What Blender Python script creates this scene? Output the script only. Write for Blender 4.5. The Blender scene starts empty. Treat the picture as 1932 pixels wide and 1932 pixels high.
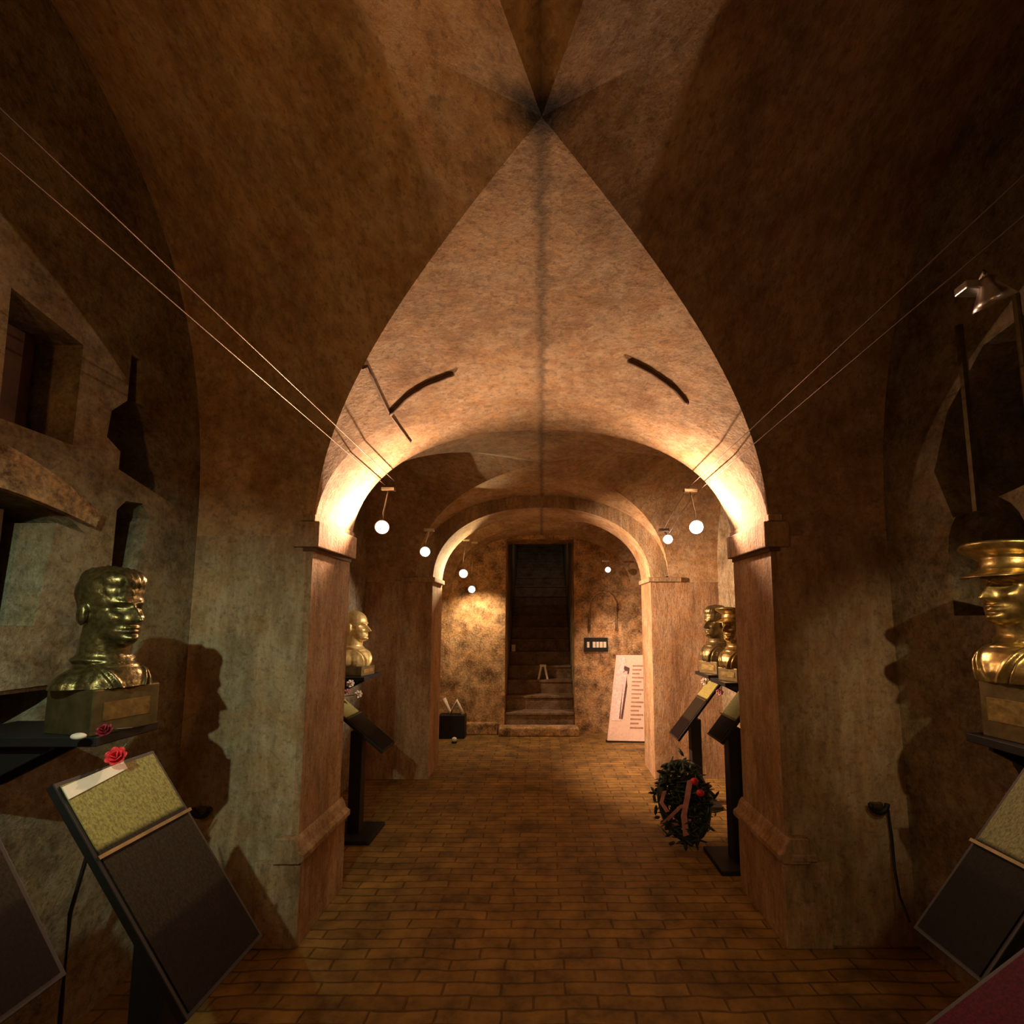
import bpy, bmesh, math, random
from mathutils import Vector, Matrix
random.seed(7)
PI = math.pi
S = bpy.context.scene
COL = S.collection

# ------------------------------------------------------------------ camera
EYE = 1.6
F = 900.0
PITCH = math.radians(6)
CX, CY = 1022.0, 1170.0 - F * math.tan(PITCH)
cam_d = bpy.data.cameras.new('camera')
cam = bpy.data.objects.new('camera', cam_d)
COL.objects.link(cam)
cam.location = (0, 0, EYE)
cam.rotation_euler = (PI / 2 + PITCH, 0, 0)
cam_d.sensor_width = 36
cam_d.lens = 36 * F / 1932
cam_d.shift_x = -(CX - 966) / 1932
cam_d.shift_y = (CY - 966) / 1932
cam_d.clip_start = 0.02
S.camera = cam

# ------------------------------------------------------------------ world, exposure
w = bpy.data.worlds.new('world')
S.world = w
w.use_nodes = True
w.node_tree.nodes['Background'].inputs[0].default_value = (1.0, 0.6, 0.35, 1)
w.node_tree.nodes['Background'].inputs[1].default_value = 0.004
S.view_settings.view_transform = 'Standard'
S.view_settings.look = 'None'
S.view_settings.gamma = 1
S.view_settings.exposure = 0.0
S.view_settings.use_curve_mapping = False

# ------------------------------------------------------------------ lights hung on the wires, and some without fixtures
def spot(loc, to, watts, col, deg=120, blend=0.6, r=0.02):
    d = bpy.data.lights.new('spot', 'SPOT')
    d.energy = watts; d.color = col; d.spot_size = math.radians(deg); d.spot_blend = blend
    d.shadow_soft_size = r
    o = bpy.data.objects.new('spot', d); COL.objects.link(o)
    o.location = loc
    o.rotation_euler = (Vector(to) - Vector(loc)).to_track_quat('-Z', 'Y').to_euler()
    return o

WARM = (1.0, 0.58, 0.35)
WHITE = (1.0, 0.80, 0.62)
GOLD = (1.0, 0.70, 0.36)
COOL = (0.80, 1.0, 0.70)
# lamps: position, aim, watts, colour, cone, blend, fixture visible, extra
L1 = (-1.078, 3.17, 2.225)
R1 = (1.045, 3.17, 2.225)
LAMPS = [
    # far side of the first arch, turned back towards the near bay
    (L1, (-0.72, 1.4, 2.74), 92, WARM, 142, 0.7),
    (R1, (0.70, 1.4, 2.74), 84, WARM, 142, 0.7),
    # second bay
    ((-1.05, 4.25, 2.21), (1.35, 5.1, 1.35), 820, WARM, 84, 0.9),
    ((1.10, 4.10, 2.30), (-1.60, 4.2, 1.40), 300, WHITE, 34, 0.8),
    # third bay
    ((-0.98, 5.95, 2.18), (-1.35, 5.15, 2.45), 80, GOLD, 105, 0.4),
    ((-0.96, 6.55, 2.02), (-0.9, 7.0, 1.2), 48, (1.0, 0.66, 0.36), 140, 0.7),
    ((0.90, 6.45, 2.28), (1.10, 6.5, 0.6), 60, WARM, 95, 0.7),
    # near bay, above and behind the frame edge
    ((-0.80, 0.02, 2.36), (-1.70, 2.05, 1.12), 74, COOL, 60, 1.0),
    ((0.93, 0.25, 2.40), (1.56, 1.62, 1.64), 50, GOLD, 34, 1.0),
]
for (p, t, wt, c, dg, bl) in LAMPS:
    spot(Vector(p) + (Vector(t) - Vector(p)).normalized() * 0.055, t, wt, c, dg, bl, 0.012)
# the lamp behind the photographer's back that washes the near floor
spot((0.0, -0.9, 2.55), (0.1, 2.4, 0.0), 46, (1.0, 0.72, 0.32), 62, 1.0, 0.06)
spot((0.0, 8.05, 2.96), (0.0, 11.0, 2.75), 5, (1.0, 0.72, 0.5), 110, 1.0, 0.04)  # added unseen light for the upper stairs, no lamp there
spot((-0.95, -0.55, 2.4), (-1.0, 1.3, 2.85), 26, (1.0, 0.45, 0.12), 130, 1.0, 0.05)

# ------------------------------------------------------------------ projection helper: where a sight line meets a plane of the room
def at_y(px, py, Y):
    c, s = math.cos(PITCH), math.sin(PITCH)
    t = (CY - py) / F
    h = Y * (t * c + s) / (c - t * s)
    d = Y * c + h * s
    return Vector(((px - CX) / F * d, Y, EYE + h))

# ------------------------------------------------------------------ materials
def mat(name):
    m = bpy.data.materials.new(name); m.use_nodes = True
    return m, m.node_tree, m.node_tree.nodes['Principled BSDF']

def N(nt, t, **k):
    n = nt.nodes.new(t)
    for a, b in k.items():
        if a in n.inputs: n.inputs[a].default_value = b
        else: setattr(n, a, b)
    return n

def ramp(nt, fac, stops):
    r = nt.nodes.new('ShaderNodeValToRGB')
    els = r.color_ramp.elements
    while len(els) < len(stops): els.new(0.5)
    for e, (p, c) in zip(els, stops):
        e.position = p; e.color = (*c, 1) if len(c) == 3 else c
    nt.links.new(fac, r.inputs[0])
    return r.outputs[0]

def mixc(nt, fac, a, b, mode='MIX'):
    m = nt.nodes.new('ShaderNodeMix'); m.data_type = 'RGBA'; m.blend_type = mode
    for v, i in ((fac, 0), (a, 6), (b, 7)):
        if isinstance(v, (int, float)): m.inputs[i].default_value = v
        elif isinstance(v, tuple): m.inputs[i].default_value = (*v, 1)
        else: nt.links.new(v, m.inputs[i])
    return m.outputs[2]

def math_n(nt, op, a, b=None, clamp=False):
    m = nt.nodes.new('ShaderNodeMath'); m.operation = op; m.use_clamp = clamp
    for v, i in ((a, 0), (b, 1)):
        if v is None: continue
        if isinstance(v, (int, float)): m.inputs[i].default_value = v
        else: nt.links.new(v, m.inputs[i])
    return m.outputs[0]

def plaster(name, light, dark, scale=1.0, bump=0.35, streak=False, crown=False, rough_scale=60):
    m, nt, b = mat(name)
    g = nt.nodes.new('ShaderNodeNewGeometry')
    mp = N(nt, 'ShaderNodeMapping'); nt.links.new(g.outputs['Position'], mp.inputs[0])
    mp.inputs['Scale'].default_value = (scale, scale, scale * (0.25 if streak else 1))
    n1 = N(nt, 'ShaderNodeTexNoise', Scale=2.2, Detail=8.0, Roughness=0.62)
    n2 = N(nt, 'ShaderNodeTexNoise', Scale=16.0, Detail=8.0, Roughness=0.7)
    n3 = N(nt, 'ShaderNodeTexNoise', Scale=float(rough_scale), Detail=4.0, Roughness=0.6)
    nt.links.new(mp.outputs[0], n1.inputs['Vector'])
    nt.links.new(mp.outputs[0], n2.inputs['Vector'])
    nt.links.new(g.outputs['Position'], n3.inputs['Vector'])
    f1 = math_n(nt, 'ADD', math_n(nt, 'MULTIPLY', n1.outputs[0], 0.5),
                math_n(nt, 'ADD', math_n(nt, 'MULTIPLY', n2.outputs[0], 0.38), math_n(nt, 'MULTIPLY', n3.outputs[0], 0.12)))
    col = ramp(nt, f1, [(0.39, dark), (0.49, tuple((x + y) / 2 for x, y in zip(light, dark))), (0.58, light)])
    n4 = N(nt, 'ShaderNodeTexNoise', Scale=6.0, Detail=6.0, Roughness=0.7)
    off = N(nt, 'ShaderNodeVectorMath', operation='ADD'); off.inputs[1].default_value = (7.3, 2.1, 5.5)
    nt.links.new(g.outputs['Position'], off.inputs[0]); nt.links.new(off.outputs[0], n4.inputs['Vector'])
    col = mixc(nt, ramp(nt, n4.outputs[0], [(0.42, (0, 0, 0)), (0.62, (0.8, 0.8, 0.8))]), col, mixc(nt, 1.0, col, (0.95, 0.76, 0.54), 'MULTIPLY'))
    n5 = N(nt, 'ShaderNodeTexNoise', Scale=34.0, Detail=5.0, Roughness=0.75)      # pitting and specks
    nt.links.new(off.outputs[0], n5.inputs['Vector'])
    col = mixc(nt, ramp(nt, n5.outputs[0], [(0.52, (0, 0, 0)), (0.64, (0.5, 0.5, 0.5))]), col, tuple(x * 0.5 for x in dark))
    if crown:
        sx = N(nt, 'ShaderNodeSeparateXYZ'); nt.links.new(g.outputs['Position'], sx.inputs[0])
        X, Y = sx.outputs[0], sx.outputs[1]
        # crack and grime along the crown of the vault
        ax = math_n(nt, 'ABSOLUTE', math_n(nt, 'ADD', X, math_n(nt, 'MULTIPLY', math_n(nt, 'SUBTRACT', n2.outputs[0], 0.5), 0.10)))
        band = math_n(nt, 'SUBTRACT', 1.0, math_n(nt, 'MULTIPLY', ax, 30.0), True)
        band = math_n(nt, 'MULTIPLY', band, math_n(nt, 'MULTIPLY', n2.outputs[0], 1.5), True)
        col = mixc(nt, math_n(nt, 'MULTIPLY', band, 0.85), col, tuple(x * 0.25 for x in dark))
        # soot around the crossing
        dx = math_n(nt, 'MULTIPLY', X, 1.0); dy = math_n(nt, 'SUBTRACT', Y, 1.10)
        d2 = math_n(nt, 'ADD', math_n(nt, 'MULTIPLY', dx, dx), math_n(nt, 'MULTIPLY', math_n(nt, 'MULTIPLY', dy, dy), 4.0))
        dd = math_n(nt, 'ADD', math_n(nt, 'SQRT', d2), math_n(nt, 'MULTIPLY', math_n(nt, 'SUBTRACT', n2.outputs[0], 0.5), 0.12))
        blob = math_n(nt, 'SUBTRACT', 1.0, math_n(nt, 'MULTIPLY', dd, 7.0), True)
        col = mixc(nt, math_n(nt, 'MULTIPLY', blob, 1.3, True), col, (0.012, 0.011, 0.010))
    nt.links.new(col, b.inputs['Base Color'])
    b.inputs['Roughness'].default_value = 0.82
    bp = N(nt, 'ShaderNodeBump', Strength=bump, Distance=0.02)
    hh = math_n(nt, 'ADD', n2.outputs[0], math_n(nt, 'MULTIPLY', n3.outputs[0], 0.5))
    nt.links.new(hh, bp.inputs['Height']); nt.links.new(bp.outputs[0], b.inputs['Normal'])
    return m

def simple(name, col, rough=0.5, metal=0.0, var=0.25, scale=30, bump=0.0, emit=None, es=1.0):
    m, nt, b = mat(name)
    g = nt.nodes.new('ShaderNodeTexCoord')
    n = N(nt, 'ShaderNodeTexNoise', Scale=float(scale), Detail=5.0)
    nt.links.new(g.outputs['Object'], n.inputs['Vector'])
    c = ramp(nt, n.outputs[0], [(0.3, tuple(x * (1 - var) for x in col)), (0.7, tuple(min(1, x * (1 + var)) for x in col))])
    nt.links.new(c, b.inputs['Base Color'])
    b.inputs['Roughness'].default_value = rough; b.inputs['Metallic'].default_value = metal
    if bump:
        bp = N(nt, 'ShaderNodeBump', Strength=bump, Distance=0.005)
        nt.links.new(n.outputs[0], bp.inputs['Height']); nt.links.new(bp.outputs[0], b.inputs['Normal'])
    if emit:
        b.inputs['Emission Color'].default_value = (*emit, 1); b.inputs['Emission Strength'].default_value = es
    return m

M = {}
M['vault'] = plaster('vault_plaster', (0.62, 0.47, 0.30), (0.26, 0.17, 0.09), 1.0, 0.35, crown=True)
M['vault_streak'] = plaster('front_plaster', (0.60, 0.47, 0.31), (0.25, 0.17, 0.095), 1.1, 0.45, streak=True)
M['wall'] = plaster('wall_plaster', (0.54, 0.43, 0.28), (0.20, 0.14, 0.08), 1.3, 0.5, streak=True)
M['side'] = plaster('side_wall_plaster', (0.40, 0.36, 0.25), (0.12, 0.09, 0.05), 1.6, 0.7)
M['jamb'] = plaster('jamb_stone', (0.58, 0.42, 0.27), (0.24, 0.14, 0.07), 1.8, 0.4, streak=True)
M['rough'] = plaster('rough_stone', (0.85, 0.60, 0.34), (0.13, 0.078, 0.036), 3.0, 1.0, rough_scale=30)
M['dark'] = simple('dark_void', (0.006, 0.005, 0.005), 0.9)
M['bronze'] = simple('bronze', (0.52, 0.40, 0.16), 0.33, 0.92, 0.35, 40, 0.25)
M['bronze_pale'] = simple('pale_gold_bronze', (0.74, 0.55, 0.22), 0.45, 0.55, 0.2, 40, 0.2)
M['bronze_mid'] = simple('weathered_bronze', (0.17, 0.14, 0.06), 0.33, 0.85, 0.5, 60, 0.5)
M['bronze_dark'] = simple('dark_bronze', (0.20, 0.16, 0.075), 0.42, 0.8, 0.3, 25, 0.2)
M['black'] = simple('black_metal', (0.008, 0.008, 0.009), 0.6, 0.0)
M['steel'] = simple('steel', (0.62, 0.60, 0.58), 0.28, 1.0, 0.1)
M['wire'] = simple('wire_steel', (0.25, 0.19, 0.16), 0.4, 0.9, 0.1)
M['wood'] = simple('old_wood', (0.10, 0.045, 0.022), 0.7, 0, 0.5, 12, 0.5)
M['red'] = simple('red_petals', (0.75, 0.03, 0.05), 0.5, 0, 0.3)
M['dimmed_red'] = simple('dimmed_red_petals', (0.20, 0.008, 0.018), 0.5, 0, 0.3)  # red petals darkened so the rose looks less lit
M['pink'] = simple('pink_ribbon', (0.62, 0.30, 0.33), 0.5, 0, 0.2)
M['pale'] = simple('pale_petals', (0.80, 0.70, 0.62), 0.5, 0, 0.15)
M['leaf'] = simple('dark_leaf', (0.02, 0.035, 0.018), 0.5, 0, 0.4)
M['paper'] = simple('white_paper', (0.82, 0.80, 0.70), 0.5, 0, 0.06)
M['bulb'] = simple('bulb', (1, 0.9, 0.8), 0.3, emit=(1.0, 0.86, 0.78), es=14)
M['cable'] = simple('brown_cable', (0.13, 0.065, 0.03), 0.7)

# brick floor
def floor_mat():
    m, nt, b = mat('brick_paving')
    g = nt.nodes.new('ShaderNodeNewGeometry')
    n0 = N(nt, 'ShaderNodeTexNoise', Scale=3.0, Detail=4.0)
    nt.links.new(g.outputs['Position'], n0.inputs['Vector'])
    va = N(nt, 'ShaderNodeVectorMath', operation='SCALE'); va.inputs['Scale'].default_value = 0.06
    nt.links.new(n0.outputs[1], va.inputs[0])
    vb = N(nt, 'ShaderNodeVectorMath', operation='ADD')
    nt.links.new(g.outputs['Position'], vb.inputs[0]); nt.links.new(va.outputs[0], vb.inputs[1])
    br = N(nt, 'ShaderNodeTexBrick', Scale=1.0)
    br.inputs['Color1'].default_value = (0.34, 0.225, 0.072, 1)
    br.inputs['Color2'].default_value = (0.24, 0.155, 0.050, 1)
    br.inputs['Mortar'].default_value = (0.14, 0.085, 0.028, 1)
    br.inputs['Mortar Size'].default_value = 0.007
    br.inputs['Mortar Smooth'].default_value = 0.6
    br.inputs['Brick Width'].default_value = 0.27
    br.inputs['Row Height'].default_value = 0.075
    nt.links.new(vb.outputs[0], br.inputs['Vector'])
    n1 = N(nt, 'ShaderNodeTexNoise', Scale=5.0, Detail=9.0, Roughness=0.7)
    nt.links.new(g.outputs['Position'], n1.inputs['Vector'])
    c = mixc(nt, 1.0, br.outputs[0], ramp(nt, n1.outputs[0], [(0.35, (0.40, 0.38, 0.34)), (0.62, (1.25, 1.15, 0.95))]), 'MULTIPLY')
    nt.links.new(c, b.inputs['Base Color'])
    b.inputs['Roughness'].default_value = 0.6
    bp = N(nt, 'ShaderNodeBump', Strength=0.55, Distance=0.012)
    hh = math_n(nt, 'ADD', math_n(nt, 'MULTIPLY', br.outputs[1], -0.8), n1.outputs[0])
    nt.links.new(hh, bp.inputs['Height']); nt.links.new(bp.outputs[0], b.inputs['Normal'])
    return m
M['floor'] = floor_mat()

def panel_mat(name, top, mid, low, sp_=0.70):
    # printed panel: a pictured upper field, plain field below; object Z runs up the slope
    m, nt, b = mat(name)
    g = nt.nodes.new('ShaderNodeTexCoord')
    sx = N(nt, 'ShaderNodeSeparateXYZ'); nt.links.new(g.outputs['Generated'], sx.inputs[0])
    base = ramp(nt, sx.outputs[2], [(0.0, low), (0.30, low), (0.33, mid), (sp_, mid), (sp_ + 0.02, top), (1.0, top)])
    n = N(nt, 'ShaderNodeTexNoise', Scale=45.0, Detail=6.0, Roughness=0.8)
    nt.links.new(g.outputs['Generated'], n.inputs['Vector'])
    c = mixc(nt, 1.0, base, ramp(nt, n.outputs[0], [(0.38, (0.45, 0.45, 0.40)), (0.6, (1.2, 1.2, 1.1))]), 'MULTIPLY')
    nt.links.new(c, b.inputs['Base Color'])
    b.inputs['Roughness'].default_value = 0.6
    b.inputs['Specular IOR Level'].default_value = 0.08
    return m
M['panel'] = panel_mat('panel_print', (0.33, 0.30, 0.11), (0.030, 0.023, 0.015), (0.012, 0.007, 0.007))
M['panel_green'] = panel_mat('panel_print_green', (0.30, 0.33, 0.18), (0.016, 0.015, 0.012), (0.010, 0.008, 0.008), 0.43)
M['panel_red'] = panel_mat('panel_print_maroon', (0.20, 0.02, 0.05), (0.08, 0.006, 0.02), (0.08, 0.006, 0.02))

# ------------------------------------------------------------------ mesh helpers (world coordinates)
class MB:
    def __init__(s): s.v = []; s.f = []
    def add(s, v, f, mx=None):
        k = len(s.v)
        s.v += [(mx @ Vector(p) if mx else Vector(p)) for p in v]
        s.f += [tuple(i + k for i in q) for q in f]
        return s
    def box(s, a, b, mx=None):
        x0, y0, z0 = a; x1, y1, z1 = b
        if x0 > x1: x0, x1 = x1, x0
        if y0 > y1: y0, y1 = y1, y0
        if z0 > z1: z0, z1 = z1, z0
        v = [(x0, y0, z0), (x1, y0, z0), (x1, y1, z0), (x0, y1, z0), (x0, y0, z1), (x1, y0, z1), (x1, y1, z1), (x0, y1, z1)]
        return s.add(v, [(3, 2, 1, 0), (4, 5, 6, 7), (0, 1, 5, 4), (1, 2, 6, 5), (2, 3, 7, 6), (3, 0, 4, 7)], mx)
    def grid(s, rows, flip=False):
        n = len(rows[0]); v = [p for r in rows for p in r]; f = []
        for i in range(len(rows) - 1):
            for j in range(n - 1):
                q = (i * n + j, i * n + j + 1, (i + 1) * n + j + 1, (i + 1) * n + j)
                f.append(q[::-1] if flip else q)
        return s.add(v, f)
    def lathe(s, prof, mx=None, seg=24, sx=1, sy=1):
        v = []; f = []
        for (r, z) in prof:
            for k in range(seg):
                a = 2 * PI * k / seg
                v.append((r * math.cos(a) * sx, r * math.sin(a) * sy, z))
        for i in range(len(prof) - 1):
            for k in range(seg):
                f.append((i * seg + k, i * seg + (k + 1) % seg, (i + 1) * seg + (k + 1) % seg, (i + 1) * seg + k))
        f.append(tuple(range(seg))[::-1]); f.append(tuple((len(prof) - 1) * seg + k for k in range(seg)))
        return s.add(v, f, mx)
    def ell(s, c, r, mx=None, seg=20, rot=None):
        v = []; f = []; rn = seg // 2
        R = rot if rot else Matrix.Identity(3)
        for i in range(rn + 1):
            t = PI * (i + 0.0) / rn
            for k in range(seg):
                a = 2 * PI * k / seg
                v.append(Vector(c) + R @ Vector((r[0] * math.sin(t) * math.cos(a), r[1] * math.sin(t) * math.sin(a), r[2] * math.cos(t))))
        for i in range(rn):
            for k in range(seg):
                f.append((i * seg + k, (i + 1) * seg + k, (i + 1) * seg + (k + 1) % seg, i * seg + (k + 1) % seg))
        return s.add(v, f, mx)
    def tube(s, pts, r, seg=8):
        pts = [Vector(p) for p in pts]; rings = []
        for i, p in enumerate(pts):
            d = (pts[min(i + 1, len(pts) - 1)] - pts[max(i - 1, 0)]).normalized()
            q = d.to_track_quat('Z', 'Y'); rr = r[i] if isinstance(r, (list, tuple)) else r
            rings.append([p + q @ Vector((rr * math.cos(2 * PI * k / seg), rr * math.sin(2 * PI * k / seg), 0)) for k in range(seg)])
        v = [a for g in rings for a in g]; f = []
        for i in range(len(rings) - 1):
            for k in range(seg):
                f.append((i * seg + k, i * seg + (k + 1) % seg, (i + 1) * seg + (k + 1) % seg, (i + 1) * seg + k))
        f.append(tuple(range(seg))[::-1]); f.append(tuple((len(rings) - 1) * seg + k for k in range(seg)))
        return s.add(v, f)
    def prism(s, poly, axis, a, b):
        # poly of 2-D points extruded along axis from a to b; axis 'x': (y,z)  'y': (x,z)  'z': (x,y)
        def P(u, t):
            return {'x': (t, u[0], u[1]), 'y': (u[0], t, u[1]), 'z': (u[0], u[1], t)}[axis]
        n = len(poly); v = [P(u, a) for u in poly] + [P(u, b) for u in poly]
        f = [tuple(range(n)), tuple(range(2 * n - 1, n - 1, -1))] + [(i, i + n, (i + 1) % n + n, (i + 1) % n) for i in range(n)]
        return s.add(v, f)
    def build(s, name, m, parent=None, smooth=False, bevel=0, origin=None, weld=True):
        me = bpy.data.meshes.new(name)
        if parent is not None: o0 = Vector(parent.get('_o', (0, 0, 0))) if False else ORG[parent.name]
        elif origin is not None: o0 = Vector(origin)
        else:
            xs = [p.x for p in s.v]; ys = [p.y for p in s.v]; zs = [p.z for p in s.v]
            o0 = Vector(((min(xs) + max(xs)) / 2, (min(ys) + max(ys)) / 2, min(zs)))
        bm = bmesh.new()
        vs = [bm.verts.new(p - o0) for p in s.v]
        for q in s.f:
            try: bm.faces.new([vs[i] for i in q])
            except ValueError: pass
        if weld: bmesh.ops.remove_doubles(bm, verts=bm.verts, dist=1e-5)
        bmesh.ops.recalc_face_normals(bm, faces=bm.faces)
        if smooth:
            for fc in bm.faces: fc.smooth = True
        bm.to_mesh(me); bm.free()
        me.materials.append(m)
        o = bpy.data.objects.new(name, me); COL.objects.link(o)
        if parent is not None: o.parent = parent; ORG[o.name] = ORG[parent.name]
        else: o.location = o0; ORG[o.name] = o0
        if bevel:
            md = o.modifiers.new('bevel', 'BEVEL'); md.width = bevel; md.segments = 2; md.limit_method = 'ANGLE'
        return o
ORG = {}

def tag(o, label=None, cat=None, group=None, kind=None):
    if label: o['label'] = label
    if cat: o['category'] = cat
    if group: o['group'] = group
    if kind: o['kind'] = kind
    return o
def thing(name, loc, label, cat, group=None):
    o = bpy.data.objects.new(name, None); COL.objects.link(o)
    o.location = loc; o.empty_display_size = 0.05
    ORG[o.name] = Vector(loc)
    return tag(o, label, cat, group)
def struct(o): o['kind'] = 'structure'; return o

def bool_cut(o, cutters):
    dg = bpy.context.evaluated_depsgraph_get
    for c in cutters:
        md = o.modifiers.new('cut', 'BOOLEAN'); md.object = c; md.operation = 'DIFFERENCE'; md.solver = 'EXACT'
    bpy.context.view_layer.update()
    ev = o.evaluated_get(dg())
    me = bpy.data.meshes.new_from_object(ev)
    o.modifiers.clear(); o.data = me
    for c in cutters: bpy.data.objects.remove(c)

# ------------------------------------------------------------------ plan of the crypt
# three groin-vaulted bays in a row along Y, joined by two arches on piers
YA0, YA1 = 2.54, 3.04       # first arch, front and back
YB0, YB1 = 5.02, 5.50       # second arch
YEND = 7.00                 # end wall
XS = 1.86                   # side walls
W1, SP, RISE, EX = 1.23, 2.05, 0.80, 2.25

def prof(u, sp=SP, rise=RISE, ex=EX):
    u = min(1.0, abs(u)); return sp + rise * max(0.0, 1 - u ** ex) ** (1 / ex)

def us(n):  # parameter clustered towards the springing
    return [math.sin(PI / 2 * (2 * i / n - 1)) for i in range(n + 1)]

def groin_bay(name, a, yc, b, sp, rise, xout, rc, rl, rnear=None, bn=None):
    bn = bn or b
    # four webs meeting at the groins; the webs climb to a raised crossing (rc) and the
    # lateral webs go on rising to the side walls (rl)
    m = MB(); n = 64; U = us(n)
    G = lambda u: prof(u, sp, rc, 2.35)
    zc = sp + rc
    for sg in (1, -1):
        if sg < 0 and rnear:                            # near vault shaped to climb steeply, so the lamps leave it dark
            rows = []
            for u in U:
                yg = yc - abs(u) * bn; ye = yc - bn
                z0 = zc + 0.42 * bn * abs(u); z1 = zc + 0.52 * bn
                rows.append([Vector((a * u, yg + (ye - yg) * j / 10, z0 + (z1 - z0) * j / 10)) for j in range(11)])
            m.grid(rows); continue
        rows = []
        rz = rise if sg > 0 else (rnear or rise)
        for u in U:                                     # longitudinal webs
            bb = b if sg > 0 else bn
            yg = yc + sg * abs(u) * bb; ye = yc + sg * bb
            rows.append([Vector((a * u, yg + (ye - yg) * j / 10, G(u) + (prof(u, sp, rz) - G(u)) * j / 10)) for j in range(11)])
        m.grid(rows)
    for sg in (1, -1):
        rows = []
        for u in U:                                     # lateral webs
            xe = sg * xout; xg = sg * abs(u) * a; zg = G(u); zl = prof(u, sp, rl, 2.3); bb = b
            if u < 0 and rnear: bb = bn; zg = zc + 0.42 * bn * abs(u); zl = sp + rl + 0.42 * bn * abs(u)  # near lateral webs climb too, turned away from the lamps
            rows.append([Vector((xg + (xe - xg) * j / 12, yc + bb * u, zg + (zl - zg) * (j / 12))) for j in range(13)])
        m.grid(rows)
    o = m.build(name, M['vault'], smooth=False, origin=(0, yc, 0))
    shade_auto(o, 14)
    return struct(o)

def shade_auto(o, ang=28):
    bm = bmesh.new(); bm.from_mesh(o.data)
    for f in bm.faces: f.smooth = True
    for e in bm.edges:
        if len(e.link_faces) == 2 and e.calc_face_angle(0) > math.radians(ang): e.smooth = False
    # groins stay crisp
    bm.to_mesh(o.data); bm.free()

B1C = 1.10; B1 = YA0 - B1C; BN = 2.4
groin_bay('ceiling', W1, B1C, B1, SP, RISE, XS, 0.84, 1.95, 1.25, BN)
B0C = B1C - 2 * B1 + 0.0
# band of the same vault behind the photographer
def arch_band(name, a, sp, rise, y0, y1, m_):
    m = MB(); U = us(64)
    m.grid([[Vector((a * u, y0 + (y1 - y0) * j / 4, prof(u, sp, rise))) for j in range(5)] for u in U])
    o = m.build(name, m_, smooth=True); return struct(o)
arch_band('ceiling_arch_near', W1, SP, RISE, YA0, YA1, M['vault'])

W2, SP2, R2 = 1.34, 2.0, 0.93
Y2C = (YA1 + YB0) / 2; B2 = (YB0 - YA1) / 2
groin_bay('ceiling_second_bay', W2, Y2C, B2, SP2, R2, XS, 0.96, 1.25)
W3, SP3, R3 = 1.15, 2.0, 0.80
arch_band('ceiling_arch_far', W3, SP3, R3, YB0, YB1, M['vault'])
W4, SP4, R4 = 1.32, 2.0, 0.86
Y3C = (YB1 + YEND) / 2; B3 = (YEND - YB1) / 2
groin_bay('ceiling_third_bay', W4, Y3C, B3, SP4, R4, XS, 0.88, 1.10)

# spandrel walls over the arches (faces of the rings)
def ring_face(name, y, a_in, sp_in, r_in, a_out, sp_out, r_out):
    m = MB(); U = us(64)
    inner = [Vector((a_in * u, y, prof(u, sp_in, r_in))) for u in U]
    outer = [Vector((XS * u, y, max(prof(u * XS / a_out if abs(u * XS) < a_out else 1, sp_out, r_out), prof(u, sp_in, r_in)) + 0.25)) for u in U]
    m.grid([inner, outer])
    return struct(m.build(name, M['wall']))
ring_face('wall_spandrel_near', YA1, W1, SP, RISE, W2, SP2, R2)
ring_face('wall_spandrel_middle', YB0, W3, SP3, R3, W2, SP2, R2)
ring_face('wall_spandrel_far', YB1, W3, SP3, R3, W4, SP4, R4)

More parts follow.
